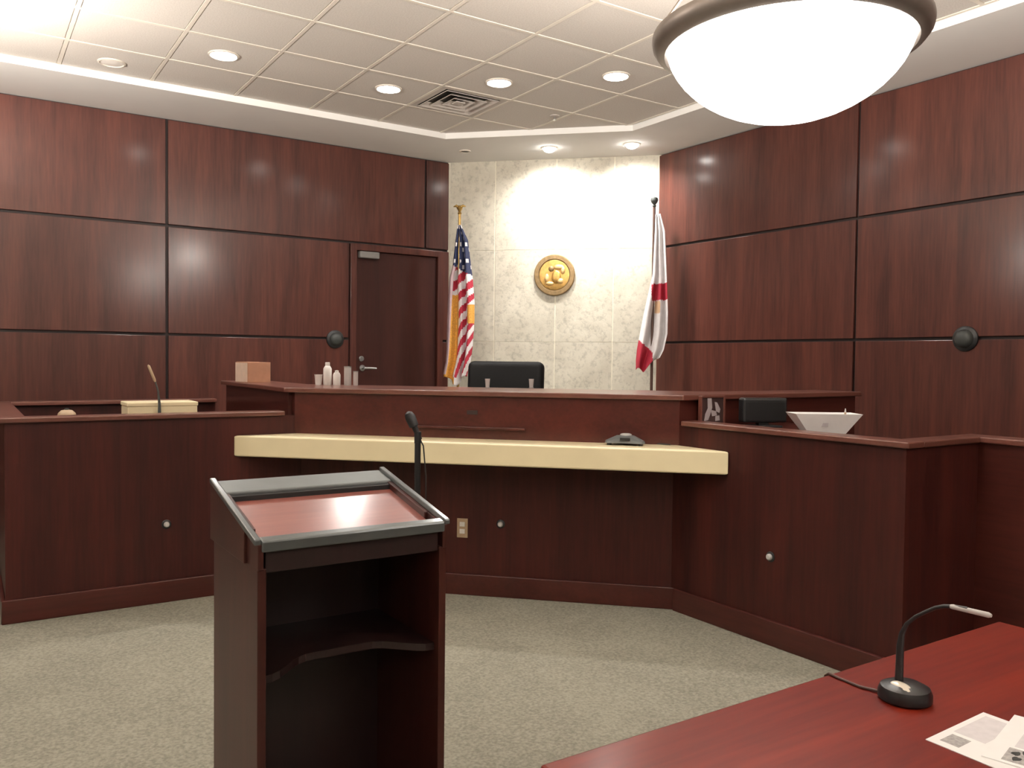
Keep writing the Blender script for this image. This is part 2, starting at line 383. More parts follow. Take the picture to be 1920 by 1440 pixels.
# ------------------------------------------------------------------ judge's bench
SX, SY = SU-YF, SU-XF                       # upper front corners: (SX, YF) and (XF, SY)
b = thing('judge_bench', 'long dark cherry judge bench angled across the corner behind the cream counter', 'bench', (2.55, 4.22, 0))
finish('lower_panel', bmx(prism, [(SF-YF, YF), (XF, SF-XF), (XF+.04, SF-XF+.0), (SF-YF, YF+.04)], 0.0, .94), 'bench_wood', b)
finish('baseboard', bmx(prism, [(SF-.025-YF, YF), (XF, SF-.025-XF), (XF, SF-XF), (SF-YF, YF)], 0, .124), 'bench_wood_x', b, bevel=.004)
up = finish('upper_panel', bmx(prism, [(SU+.03-YF, YF), (XF, SU+.03-XF), (XF+.05, SU+.03-XF), (SU+.03-YF, YF+.05)], .93, ZB-.03), 'bench_wood_x', b)
finish('bench_top', bmx(prism, [(1.65, 6.55), (1.65, YF+.03), (SX, YF), (XF, SY), (4.97, SY), (4.97, 3.72), (3.90, 3.72), (2.0, 5.62), (2.0, 6.55)], ZB-.03, ZB), 'cap_wood', b, bevel=.006)
finish('wing_panel', boxes((1.685, 1.715, YF+.05, 6.52, 0, ZB-.03)), 'bench_wood_y', b)
finish('wing_panel', boxes((1.715, 1.98, 6.49, 6.52, DAIS, ZB-.03)), 'bench_wood_y', b)
finish('wing_panel', boxes((XF+.05, 4.94, SY+.03, SY+.06, 0, ZB-.03)), 'bench_wood_x', b)
finish('wing_panel', boxes((4.91, 4.94, SY+.06, 3.69, DAIS, ZB-.03)), 'bench_wood_x', b)
def onfront(t, s):                           # a point on the bench upper face, t along it from the left corner
    return Vector((SU+.03-YF, YF)) + E_.xy*t + N_.xy*s
bm = bmesh.new()
prism(bm, [tuple(onfront(.78, .0)), tuple(onfront(1.44, 0)), tuple(onfront(1.44, .018)), tuple(onfront(.78, .018))], .985, 1.0)
finish('ledge_strip', bm, 'bench_wood_x', up, bevel=.003)
q = onfront(1.09, 0)
q2 = onfront(1.155, 0); n6 = N_.xy*.005
finish('dark_plate', bmx(prism, [tuple(q), tuple(q2), tuple(q2+n6), tuple(q+n6)], 1.072, 1.096), 'seam', up, bevel=.002)
tag(finish('counter', bmx(prism, [(SC-YF+.004, YF-.004), (XF-.004, SC-XF+.004), (XF-.004, SF-.03-XF), (SF-.03-YF, YF-.004)], .808, .93), 'cream', bevel=.008),
    'long cream laminate counter jutting out below the judge bench', 'counter')

# ------------------------------------------------------------------ witness box (left)
b = thing('witness_box', 'dark wood witness box with low rail left of the counter', 'witness box', (.95, 5.8, 0))
finish('front_panel', boxes((.184, SF-YF, YF, YF+.035, 0, ZT-.028)), 'bench_wood', b)
finish('side_panel', boxes((.184, .219, YF+.035, 6.70, 0, ZT-.028)), 'bench_wood', b)
finish('rear_panel', boxes((.219, 1.64, 6.665, 6.70, 0, ZT-.028)), 'bench_wood', b)
finish('baseboard', boxes((.166, SF-YF-.03, YF-.018, YF, 0, .124), (.166, .184, YF, 6.70, 0, .124)), 'bench_wood_x', b, bevel=.004)
finish('rail_cap', boxes((.160, 1.642, YF-.022, YF+.10, ZT-.028, ZT)), 'cap_wood', b, bevel=.006)
finish('rail_cap', boxes((.160, .282, YF+.10, 6.62, ZT-.028, ZT)), 'cap_wood', b, bevel=.006)
finish('rail_cap', boxes((.160, 1.642, 6.62, 6.74, ZT-.028, ZT)), 'cap_wood', b, bevel=.006)
finish('ledge', boxes((.219, 1.642, YF+.035, YF+.50, 1.005, 1.03)), 'bench_wood_x', b, bevel=.004)
finish('box_floor', boxes((.219, 1.68, YF+.035, 6.665, 0, .16)), 'carpet', b)

# ------------------------------------------------------------------ clerk station (right)
b = thing('clerk_station', 'dark wood clerk station with low rail right of the counter', 'desk', (4.0, 2.7, 0))
finish('front_panel', boxes((XF, XF+.035, 2.042, SF-XF, 0, ZT-.028)), 'bench_wood', b)
finish('end_panel', boxes((XF+.035, 3.95, 2.042, 2.077, 0, ZT-.028)), 'bench_wood', b)
finish('baseboard', boxes((XF-.018, XF, 2.024, SF-XF-.03, 0, .124), (XF, 3.915, 2.024, 2.042, 0, .124)), 'bench_wood_y', b, bevel=.004)
finish('rail_cap', boxes((XF-.022, XF+.10, 2.02, SY-.002, ZT-.028, ZT)), 'cap_wood', b, bevel=.006)
finish('rail_cap', boxes((XF+.10, 3.893, 2.02, 2.14, ZT-.028, ZT)), 'cap_wood', b, bevel=.006)
finish('ledge', bmx(prism, [(XF+.035, 2.077), (3.86, 2.077), (3.86, 3.0), (4.25, 3.0), (4.25, SY+.028), (XF+.05, SY+.028), (XF+.035, SY)], 1.005, 1.03), 'bench_wood_y', b, bevel=.004)

# jury box front at the far right
b = thing('jury_box', 'dark wood jury box front at the right edge', 'jury box', (3.95, 0, 0))
finish('front_panel', boxes((3.915, 3.95, -2.4, 2.042, 0, ZT-.028)), 'bench_wood_y', b)
finish('baseboard', boxes((3.897, 3.915, -2.4, 2.024, 0, .124)), 'bench_wood_y', b, bevel=.004)
finish('rail_cap', boxes((3.893, 4.03, -2.4, 2.14, ZT-.028, ZT)), 'cap_wood', b, bevel=.006)

# ------------------------------------------------------------------ buttons and outlet on the bench fronts
def button(loc, axis, label):
    t = thing('floor_button', label, 'push button', loc, 'small round knobs on the bench fronts')
    finish('shadow_plate', bmx(lathe, [(.026, 0), (.026, .004), (.022, .007), (0, .007)], loc, 20, axis), 'black_plastic', t, smooth=True)  # black disc standing in for the shadow at the knob
    finish('knob', bmx(lathe, [(.016, .006), (.016, .016), (.011, .022), (0, .023)], loc, 16, axis), 'light_grey', t, smooth=True)
button((.967, YF, .441), (0, -1, 0), 'small pale round knob on the witness box front')
qx = 2.644; button((qx, SF-qx, .430), tuple(N_), 'small pale round knob on the bench front under the counter')
button((XF, 2.74, .436), (-1, 0, 0), 'small pale round knob on the clerk station front')
c = Vector((2.48, SF-2.48, 0)); o_ = thing('power_outlet', 'tan rectangular power outlet beside the lectern', 'outlet', (c.x, c.y, .338))
def fpl(t0, t1, n0, n1): return [tuple((c.xy + E_.xy*t + N_.xy*n)) for t, n in ((t0, n0), (t1, n0), (t1, n1), (t0, n1))]
pl = finish('cover_plate', bmx(prism, fpl(-.033, .033, 0, .006), .338, .452), 'tan_plastic', o_, bevel=.002)
for z in (.362, .404): finish('socket', bmx(prism, fpl(-.016, .016, .005, .009), z, z+.028), 'white_plastic', pl, bevel=.002)

# ------------------------------------------------------------------ lectern
X0, X1, Y0, Y1 = .597, 1.140, 2.045, 2.475
l = thing('lectern', 'dark wood lectern with an open shelf side and sloping top', 'lectern', ((X0+X1)/2, (Y0+Y1)/2, 0))
def ztop(y): return .937 + (y-Y0)*.22
T = .022
for x0 in (X0+.008, X1-.008-T):
    finish('side_panel', boxes((x0, x0+T, Y0+.004, Y1, .0, .875)), 'lectern_wood', l, bevel=.002)
    bm = bmesh.new()
for s in (0, 1):                              # upper cheeks, wider than the body
    x0 = X0 if s == 0 else X1-.03
    bm = bmesh.new()
    ya = Y0+.095
    lo = [(x0, ya, .872), (x0+.03, ya, .872), (x0+.03, Y1+.01, .872), (x0, Y1+.01, .872)]
    hi = [(x0, ya-.0, ztop(ya)), (x0+.03, ya, ztop(ya)), (x0+.03, Y1+.01, ztop(Y1+.01)), (x0, Y1+.01, ztop(Y1+.01))]
    hexa(bm, lo, hi)
    lo = [(x0+.008, Y0, .872), (x0+.022, Y0, .872), (x0+.022, ya, .872), (x0+.008, ya, .872)]
    hi = [(x0+.008, Y0, ztop(Y0)), (x0+.022, Y0, ztop(Y0)), (x0+.022, ya, ztop(ya)), (x0+.008, ya, ztop(ya))]
    hexa(bm, lo, hi)
    ck = finish('cheek', bm, 'lectern_wood', l, bevel=.002)
finish('front_panel', boxes((X0+.03, X1-.03, Y1-.02, Y1, 0, 1.02)), 'lectern_wood_shaded', l)
finish('apron', boxes((X0+.03, X1-.03, Y0+.012, Y0+.030, .862, .93)), 'lectern_wood_shaded', l, bevel=.002)
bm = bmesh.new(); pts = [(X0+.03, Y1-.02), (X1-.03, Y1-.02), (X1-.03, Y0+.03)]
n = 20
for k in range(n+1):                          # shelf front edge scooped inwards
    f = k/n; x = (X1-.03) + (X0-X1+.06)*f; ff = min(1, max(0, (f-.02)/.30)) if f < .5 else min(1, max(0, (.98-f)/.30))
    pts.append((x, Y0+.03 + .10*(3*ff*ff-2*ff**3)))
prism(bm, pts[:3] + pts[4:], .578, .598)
finish('shelf', bm, 'lectern_wood_shaded', l)
finish('bottom_shelf', boxes((X0+.03, X1-.03, Y0+.02, Y1-.02, .04, .065)), 'lectern_wood_shaded', l)
finish('plinth', boxes((X0+.02, X1-.02, Y0+.03, Y1-.01, 0, .04)), 'black_plastic', l)
def slab_top(x0, x1, y0, y1, d0, d1):
    bm = bmesh.new()
    hexa(bm, [(x0, y0, ztop(y0)+d0), (x1, y0, ztop(y0)+d0), (x1, y1, ztop(y1)+d0), (x0, y1, ztop(y1)+d0)], [(x0, y0, ztop(y0)+d1), (x1, y0, ztop(y0)+d1), (x1, y1, ztop(y1)+d1), (x0, y1, ztop(y1)+d1)])
    return bm
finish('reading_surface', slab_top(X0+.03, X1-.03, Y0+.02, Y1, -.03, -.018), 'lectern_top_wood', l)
finish('side_rail', slab_top(X0-.002, X0+.016, Y0, Y1+.012, -.002, .014), 'grey_trim', l, bevel=.004)
finish('side_rail', slab_top(X1-.016, X1+.002, Y0, Y1+.012, -.002, .014), 'grey_trim', l, bevel=.004)
finish('paper_stop', slab_top(X0+.016, X1-.016, Y0-.004, Y0+.026, -.02, .010), 'grey_trim', l, bevel=.005)
ptr = finish('pen_tray', slab_top(X0+.016, X1-.016, Y1-.085, Y1+.012, -.016, .004), 'mid_grey', l, bevel=.004)
finish('tray_lip', slab_top(X0+.016, X1-.016, Y1-.10, Y1-.083, -.022, -.004), 'black_plastic', ptr)

# microphone stand behind the lectern
mx_, my_ = 1.344, 2.647
m = thing('microphone_stand', 'black microphone on a thin floor stand behind the lectern', 'microphone', (mx_, my_, 0))
finish('stand_base', bmx(lathe, [(.10, 0), (.10, .012), (.09, .02), (.02, .026), (0, .026)], (mx_, my_, 0), 28), 'black_plastic', m, smooth=True)
finish('pole', bmx(lathe, [(.011, .02), (.011, 1.10), (.0125, 1.10), (.0125, 1.14), (0, 1.14)], (mx_, my_, 0), 14), 'black_plastic', m, smooth=True)
d_ = Vector((-.836, .549, 0))*.45 + Vector((0, 0, 1)); d_.normalize(); hb = Vector((mx_, my_, 1.13))
bm = bmesh.new(); tube(bm, [hb - d_*.02, hb + d_*.03, hb+d_*.032, hb + d_*.066, hb + d_*.082, hb + d_*.088], [.008, .011, .017, .019, .014, .004], 14)
finish('microphone_head', bm, 'black_plastic', m, smooth=True)
bm = bmesh.new(); px = Vector((.836, -.549, 0))
tube(bm, [hb - d_*.015, hb + px*.020 + Vector((0, 0, -.04)), hb + px*.030 + Vector((0, 0, -.15)), hb + px*.030 + Vector((0, 0, -.6)), hb + px*.02 + Vector((0, 0, -1.11))], .0025, 8)
finish('cable', bm, 'cable_black', m, smooth=True)

# ------------------------------------------------------------------ counsel table with microphone and papers
ZTB = .76
t = thing('counsel_table', 'glossy reddish cherry table in the lower right corner', 'table', (1.46, .60, 0))
finish('table_top', boxes((.760, 2.162, .12, 1.066, ZTB-.042, ZTB)), 'table_wood', t, bevel=.006)
finish('end_panel', boxes((.86, .89, .22, .96, 0, ZTB-.042)), 'bench_wood', t)
finish('end_panel', boxes((2.03, 2.06, .22, .96, 0, ZTB-.042)), 'bench_wood', t)
finish('modesty_panel', boxes((.89, 2.03, .86, .88, .18, ZTB-.042)), 'bench_wood_x', t)
bx_, by_ = 1.497, .905
m = thing('table_microphone', 'black gooseneck microphone with round base on the red table', 'microphone', (bx_, by_, ZTB))
finish('base', bmx(lathe, [(.044, 0), (.048, .004), (.048, .016), (.044, .026), (.030, .033), (0, .035)], (bx_, by_, ZTB), 32), 'black_gloss', m, smooth=True)
bm2 = bmesh.new(); bmesh.ops.create_uvsphere(bm2, u_segments=20, v_segments=10, radius=1)
bn = Vector((-.30, -.10, .95)).normalized(); bl = Vector((-.15, -.90, -.10)); bl = (bl - bn*bl.dot(bn)).normalized(); bw = bn.cross(bl)
Mt = Matrix((bl*.024, bw*.0145, bn*.006)).transposed().to_4x4(); Mt.translation = (bx_-.022, by_-.006, ZTB+.0295)
bmesh.ops.transform(bm2, matrix=Mt, verts=bm2.verts)
finish('talk_button', bm2, 'button_white', m, smooth=True)
neck = [(1.497, .918, .785), (1.497, .917, .86), (1.497, .914, .885), (1.497, .905, .906), (1.497, .888, .924), (1.497, .869, .938), (1.497, .850, .951), (1.497, .834, .958), (1.497, .815, .962), (1.497, .791, .964)]
gn = finish('gooseneck', bmx(tube, neck, [.0075, .0070, .0055, .004, .0036, .0036, .0036, .0036, .0036, .0036], 12), 'black_plastic', m, smooth=True)
finish('microphone_head', bmx(tube, [(1.497, .822, .9605), (1.497, .818, .961), (1.497, .755, .9625), (1.497, .750, .9625)], [.0038, .0045, .0048, .003], 14), 'light_grey', gn, smooth=True)
finish('cable', bmx(tube, [(1.487, .945, ZTB+.004), (1.475, .985, ZTB+.003), (1.478, 1.03, ZTB+.003), (1.483, 1.062, ZTB+.003), (1.484, 1.071, ZTB-.004), (1.484, 1.072, ZTB-.06)], .0028, 8), 'cable_red', m, smooth=True)
def sheet(name, quad, z, label, prints, blots=()):
    o = thing(name, label, 'paper', (sum(p[0] for p in quad)/4, sum(p[1] for p in quad)/4, z), 'papers on the counsel table')
    finish('page', bmx(prism, quad, z, z+.0012), 'white_paper', o)
    A, B_, C_, D_ = [Vector(p) for p in quad]
    def uv(u, v): return tuple((A.lerp(B_, u)).lerp(D_.lerp(C_, u), v))
    for k, (u0, u1, v0, v1, mt) in enumerate(prints):
        finish('printed_block', bmx(prism, [uv(u0, v0), uv(u1, v0), uv(u1, v1), uv(u0, v1)], z+.0012, z+.0015), mt, o)
    for u, v in blots:
        q_ = Vector(uv(u, v)); finish('printed_blot', bmx(prism, [(q_.x + .0085*math.cos(a)*(1+.3*math.sin(3*a+u*40)), q_.y + .0065*math.sin(a)) for a in [2*PI*k/12 for k in range(12)]], z+.0015, z+.0018), 'print_black', o)
sheet('paper_sheet', [(1.368, .788), (1.566, .794), (1.56, .575), (1.362, .569)], ZTB, 'white printed sheet lying under another sheet beside the table microphone',
      [(.09, .30, .07, .22, 'print_grey'), (.36, .93, .05, .30, 'print_tint')])
sheet('paper_sheet', [(1.386, .704), (1.600, .756), (1.660, .50), (1.446, .448)], ZTB+.0016, 'upper printed white sheet with grey photo block at the lower right corner',
      [(.04, .30, .10, .36, 'print_grey'), (.34, .95, .12, .40, 'print_tint')], [(.12, .17), (.13, .27), (.21, .15), (.22, .25), (.27, .20)])

# ------------------------------------------------------------------ pendant lamps
def pendant(cx, cy, label, seg=24):
    p = thing('pendant_lamp', label, 'lamp', (cx, cy, 2.37), 'bowl pendants')
    z = 2.70; R = .542
    prof = []
    for k in range(13):
        a = (PI/2)*k/12; prof.append((.482*math.sin(a), z-.005-.310*math.cos(a)**1.15))
    outer = [(r, h) for r, h in prof]
    inner = [(max(0, r-.008), h+.008) for r, h in prof][::-1]
    bm = bmesh.new(); lathe(bm, outer, (cx, cy, 0), seg, close=False)
    ne = len(bm.faces); lathe(bm, [outer[-1]] + inner[:-1] + [(0, inner[-1][1])], (cx, cy, 0), seg, close=False)
    bm.faces.ensure_lookup_table()
    for k, f in enumerate(bm.faces): f.material_index = 0 if k < ne else 1
    finish('glass_bowl', bm, ['bowl_glass', 'bowl_inside'], p, smooth='all')
    ring = [(.478, z-.035), (.490, z-.040), (.520, z-.028), (.538, z-.004), (R, z+.018), (.540, z+.032), (.528, z+.036), (.515, z+.025), (.505, z+.005), (.484, z-.012)]
    bm = bmesh.new(); lathe(bm, ring + [ring[0]], (cx, cy, 0), 64, close=False)
    finish('metal_ring', bm, 'bronze', p, smooth=True)
    for k in range(3):
        a = 2*PI*k/3 + .5
        finish('hanger_rod', bmx(tube, [(cx+.525*math.cos(a), cy+.525*math.sin(a), z+.03), (cx+.06*math.cos(a), cy+.06*math.sin(a), ZG-.03)], .006, 8), 'bronze', p, smooth=True)
    finish('canopy', bmx(lathe, [(.09, -.002), (.09, -.02), (.05, -.045), (0, -.045)], (cx, cy, ZG), 28), 'bronze', p, smooth=True)
    lamp(p, 'POINT', (cx, cy, z+.05), PENDANT_UP, WARM, 'pendant_bulb', shadow_soft_size=.14)
pendant(2.810, 2.274, 'large glowing glass bowl pendant with bronze ring above the table', 48)
pendant(-.45, 5.35, 'bowl pendant just outside the upper left edge')
pendant(-.45, 2.274, 'bowl pendant outside the picture left of the viewer')
pendant(2.810, -1.2, 'bowl pendant outside the picture right behind the viewer')
pendant(-.45, -1.2, 'bowl pendant outside the picture left behind the viewer')

# ------------------------------------------------------------------ downlights
def downlight(cx, cy, z, r, label, mat='lens_lit', watts=0, tilt=None, size=2.7, blend=1.0, ringmat='grid_white', dome=False):
    p = thing('downlight', label, 'downlight', (cx, cy, z), 'recessed ceiling lights')
    bm = bmesh.new(); lathe(bm, [(r, 0), (r+.016, 0), (r+.016, -.006), (r+.004, -.010), (r, -.006), (r, 0)], (cx, cy, z), 32, close=False)
    finish('trim_ring', bm, ringmat, p, smooth=True)
    finish('lens', bmx(lathe, [(r, 0), (r*.96, -.014), (r*.75, -.030), (r*.42, -.041), (0, -.045)] if dome else [(r, 0), (r, -.004), (r*.6, -.008), (0, -.009)], (cx, cy, z), 28), mat, p, smooth=True)  # domed version imitates the round glare of the washers by its shape
    if watts:
        lamp(p, 'SPOT', (cx, cy, z-(.055 if dome else .02)), watts, WHITE, 'bulb', spot_size=size, spot_blend=blend, shadow_soft_size=r*.8, rot=tilt or (0, 0, 0))
Z0 = ZG + .002
AIM = (Vector((.35, .35, -1))).to_track_quat('-Z', 'Y').to_euler()
downlight(1.505, 5.902, Z0, .085, 'lit round downlight above the cream box, leftmost lit one', watts=DOWNLIGHT)
downlight(2.725, 5.902, Z0, .085, 'lit round downlight just left of the ceiling vent', watts=DOWNLIGHT)
downlight(3.335, 5.297, Z0, .085, 'lit round downlight just right of the ceiling vent', watts=DOWNLIGHT)
downlight(3.945, 4.692, Z0, .085, 'lit round downlight nearest the bowl pendant', watts=DOWNLIGHT)
downlight(.895, 6.505, Z0, .075, 'unlit pale round cover in the tile near the left soffit', mat='lens_off')
downlight(4.635, 6.464, ZC, .062, 'left glaring soffit spotlight washing the stone wall', watts=WASH, size=2.4, tilt=AIM, dome=True)
downlight(5.170, 5.908, ZC, .062, 'right glaring soffit spotlight washing the stone wall', watts=WASH, size=2.4, tilt=AIM, dome=True)
downlight(4.053, 7.036, ZC, .040, 'small dark unlit soffit spotlight above the striped flag', mat='lens_dark')
# air vent
v = thing('air_vent', 'square metal ceiling air vent between two downlights', 'vent', (VENT[0], VENT[1], ZG))
finish('backing', boxes((VENT[0]-.29, VENT[0]+.29, VENT[1]-.29, VENT[1]+.29, ZG+.03, ZG+.036)), 'vent_dark', v)
def ringlouver(a, bq, z0, z1, th=.004):
    bm = bmesh.new()
    for k in range(4):
        cs, sn = [(1, 0), (0, 1), (-1, 0), (0, -1)][k]
        def P(x, y, z): return (VENT[0] + x*cs - y*sn, VENT[1] + x*sn + y*cs, z)
        hexa(bm, [P(-a, -a, z0), P(a, -a, z0), P(bq, -bq, z1), P(-bq, -bq, z1)], [P(-a, -a, z0+th), P(a, -a, z0+th), P(bq, -bq, z1+th), P(-bq, -bq, z1+th)])
    return bm
finish('frame', ringlouver(.295, .245, ZG, ZG+.001), 'vent_metal', v)
for a in (.235, .165, .095): finish('louver', ringlouver(a, a-.05, ZG-.006, ZG+.022), 'vent_metal', v)
finish('center_plate', boxes((VENT[0]-.04, VENT[0]+.04, VENT[1]-.04, VENT[1]+.04, ZG-.006, ZG)), 'vent_metal', v)
p = thing('sprinkler_head', 'tiny grey sprinkler head in the ceiling near the stone wall soffit', 'sprinkler', (4.168, 5.742, ZG))
finish('escutcheon', bmx(lathe, [(.04, .004), (.04, -.004), (.02, -.010), (0, -.010)], (4.168, 5.742, ZG), 20), 'vent_metal', p, smooth=True)
finish('deflector', bmx(lathe, [(.006, -.01), (.006, -.03), (.018, -.032), (.018, -.035), (0, -.035)], (4.168, 5.742, ZG), 16), 'steel', p, smooth=True)

# ------------------------------------------------------------------ stone wall: seal and flags
sc = Vector((4.945, ST-4.945, 2.237)); R_ = .205
s = thing('wall_seal', 'round gold relief seal on the stone wall', 'seal', tuple(sc))
finish('disc', bmx(lathe, [(R_, 0), (R_, .02), (R_-.008, .028), (R_-.045, .030), (R_-.052, .020), (0, .020)], sc, 48, tuple(N_)), 'gold_dark', s, smooth=True)
finish('inner_field', bmx(lathe, [(R_-.055, .018), (R_-.055, .026), (R_-.07, .030), (0, .032)], sc, 40, tuple(N_)), 'gold', s, smooth=True)
for (e, z, a, bq, mt) in ((.045, .075, .055, .030, 'gold_light'), (.085, .045, .025, .04, 'gold_light'), (-.075, -.03, .026, .045, 'gold_light'), (-.045, -.085, .045, .022, 'gold_light'), (.02, -.02, .05, .07, 'gold'), (.06, -.06, .035, .03, 'gold_light'), (-.03, .06, .03, .03, 'gold_dark')):
    bm = bmesh.new(); bmesh.ops.create_uvsphere(bm, u_segments=14, v_segments=8, radius=1)
    M = Matrix((E_*a, Vector((0, 0, bq)), N_*.018)).transposed().to_4x4(); M.translation = sc + E_*e + Vector((0, 0, z)) + N_*.028
    bmesh.ops.transform(bm, matrix=M, verts=bm.verts)
    finish('relief', bm, mt, s, smooth='all')

def lerp_tab(tab, z):
    for (z1, a1, b1), (z0, a0, b0) in zip(tab, tab[1:]):
        if z <= z1 and z >= z0:
            f = (z1-z)/(z1-z0); return a1+(a0-a1)*f, b1+(b0-b1)*f
    return tab[-1][1:] if z < tab[-1][0] else tab[0][1:]
def drape(name, parent, base, tab, bottom, colour, mats, folds, amp, na=56, nz=120):
    ztp = tab[0][0]; bm = bmesh.new(); V = []
    for j in range(nz+1):
        row = []
        for i in range(na+1):
            a = i/na; zb = bottom(a); z = ztp + (zb-ztp)*j/nz
            e0, e1 = lerp_tab(tab, z); wd = e1-e0
            ph = a*folds*2*PI
            e = e0 + wd*(a + .035*math.sin(ph*.5 + 1.3 + z*2))
            nn = (amp*math.sin(ph + .6*math.sin(z*3)) + .35*amp*math.sin(ph*1.7+2+z)) * min(1, wd/.2) + .02
            p = base + E_*e + N_*nn; row.append(bm.verts.new((p.x, p.y, z)))
        V.append(row)
    for j in range(nz):
        for i in range(na):
            f = bm.faces.new((V[j][i], V[j+1][i], V[j+1][i+1], V[j][i+1]))
            a = (i+.5)/na; z = sum(v.co.z for v in f.verts)/4
            pm = sum((v.co for v in f.verts), Vector())/4 - base
            f.material_index = mats.index(colour(a, z, pm.dot(E_)))
    o = finish(name, bm, mats, parent, smooth='all')
    md = o.modifiers.new('thickness', 'SOLIDIFY'); md.thickness = .003
    return o
def flag_stand(px, py, top, label, polemat, finial):
    b0 = Vector((px, py, 0))
    t = thing('flag_stand', label, 'flag', (px, py, DAIS), 'flags by the stone wall')
    finish('stand_base', bmx(lathe, [(.13, 0), (.13, .02), (.10, .04), (.03, .06), (.022, .12), (0, .12)], (px, py, DAIS), 28), 'brass', t, smooth=True)
    pol = finish('pole', bmx(lathe, [(.013, .05), (.013, top-.10-DAIS), (0, top-.10-DAIS)], (px, py, DAIS), 14), polemat, t, smooth=True)
    if finial == 'wide':                      # spread-winged cap
        bm = bmesh.new(); lathe(bm, [(.012, 0), (.022, .01), (.012, .025), (.02, .045), (.03, .06), (.012, .085), (0, .09)], (px, py, top-.11), 16)
        for sg in (-1, 1):
            a = Vector((px, py, top-.045)); tube(bm, [a, a+E_*sg*.035+Vector((0, 0, .02)), a+E_*sg*.062+Vector((0, 0, .012))], [.014, .013, .004], 10)
        finish('finial', bm, 'brass', pol, smooth=True)
    else:
        finish('finial', bmx(lathe, [(.012, 0), (.02, .01), (.012, .022), (.030, .045), (.036, .065), (.030, .085), (0, .10)], (px, py, top-.10), 18), 'dark_grey', pol, smooth=True)
    return t, b0
t, b0 = flag_stand(4.085, 7.186, 2.915, 'red striped flag with blue field and gold fringe left of the black chair', 'brass', 'wide')
tabL = [(2.70, -.012, .020), (2.555, -.03, .085), (2.30, -.055, .115), (2.19, -.085, .13), (1.95, -.10, .155), (1.77, -.105, .16), (1.50, -.11, .148), (1.355, -.12, .13), (1.25, -.14, .10), (1.13, -.135, .085)]
def colL(a, z, e):
    if z > 2.26 - .10*(a-.5):
        st = (math.floor(z/.055) + math.floor(a/.13)) % 3 == 0 and (z/.055 % 1) > .35 and (a/.13 % 1) > .35
        return 'flag_white' if st else 'flag_blue'
    if a < .16: return 'flag_lilac' if z > 1.24 else 'fringe'
    gold_lo = .16; gold_hi = .40 if z < 2.02 else .16
    if gold_lo <= a < gold_hi and z < 2.10 - a*.2:
        return 'fringe'
    k = 1.1 + max(0, 2.1-z)*2.6
    wv = (z - k*e)/.088
    if z < 1.21: return 'flag_white' if a > .45 else 'fringe'
    if z < 1.92 and z > 1.74 and a > .80: return 'fringe'
    return 'flag_red' if math.floor(wv) % 2 == 0 else 'flag_white'
drape('flag_cloth', t, b0, tabL, lambda a: 1.21 - .05*math.sin(a*PI) + .03*math.sin(a*9), colL, ['flag_red', 'flag_white', 'flag_blue', 'flag_lilac', 'fringe'], 2.6, .035)
t, b0 = flag_stand(5.413, 5.859, 2.93, 'white flag with red cross bars hanging at the right of the stone wall', 'pole_wood', 'ball')
tabR = [(2.76, .015, .055), (2.60, .012, .10), (2.20, .00, .125), (2.05, -.03, .135), (1.85, -.07, .148), (1.65, -.105, .150), (1.50, -.13, .12), (1.40, -.14, .07), (1.28, -.14, .0)]
def colR(a, z, e):
    if 1.955 + .10*e < z < 2.11 + .1*e and e > -.01: return 'flag_red'
    if z < 1.60 - .9*(e+.13) and e < .01: return 'flag_red'
    if 1.84 < z <= 1.955 and .02 < e < .07: return 'flag_tan'
    return 'flag_white'
drape('flag_cloth', t, b0 , tabR, lambda a: 1.31 + .25*max(0, a-.45)**1.0 + .02*math.sin(a*11), colR, ['flag_white', 'flag_red', 'flag_tan'], 2.2, .032)

# ------------------------------------------------------------------ judge's chair
ch = Vector((3.298, 5.190, DAIS)); face = Vector((-1, -1, 0)).normalized(); rt = Vector((1, -1, 0)).normalized()
t = thing('judge_chair', 'black leather chair behind the bench below the gold seal', 'chair', tuple(ch))
def local_box(cx, cy, cz, sx, sy, sz, bev, seg=3, tilt=0.0):
    """rounded block in the chair frame: x right, y back, z up"""
    bm = bmesh.new(); bmesh.ops.create_cube(bm, size=1)
    bmesh.ops.scale(bm, vec=(sx, sy, sz), verts=bm.verts)
    bmesh.ops.bevel(bm, geom=list(bm.edges), offset=bev, segments=seg, affect='EDGES', profile=.5)
    M = Matrix((rt, -face, Vector((0, 0, 1)))).transposed().to_4x4(); M.translation = ch
    bmesh.ops.transform(bm, matrix=M @ Matrix.Translation((cx, cy, cz)) @ Matrix.Rotation(tilt, 4, 'X'), verts=bm.verts)
    return bm
finish('seat', local_box(0, 0, .50, .52, .50, .11, .04), 'black_leather', t, smooth=True)
finish('backrest', local_box(0, .22, .765, .585, .12, .43, .045, 4, -.10), 'black_leather', t, smooth=True)
for sx in (-.27, .27): finish('armrest', local_box(sx, .0, .66, .05, .34, .04, .015), 'black_plastic', t, smooth=True)
for sx in (-.27, .27): finish('arm_support', local_box(sx, .05, .55, .03, .04, .20, .008), 'black_plastic', t)
finish('gas_column', bmx(lathe, [(.03, .10), (.03, .28), (.02, .28), (.02, .45), (0, .45)], tuple(ch), 16), 'black_plastic', t, smooth=True)
for k in range(5):
    a = 2*PI*k/5 + .3; d_ = Vector((math.cos(a), math.sin(a), 0))
    lg = finish('base_leg', bmx(tube, [ch + Vector((0, 0, .12)), ch + d_*.28 + Vector((0, 0, .085))], [.025, .016], 10), 'black_plastic', t, smooth=True)
    finish('caster', bmx(lathe, [(.012, -.02), (.028, -.018), (.028, .018), (.012, .02)], ch + d_*.28 + Vector((0, 0, .028)), 14, (-d_.y, d_.x, 0)), 'black_plastic', lg, smooth=True)

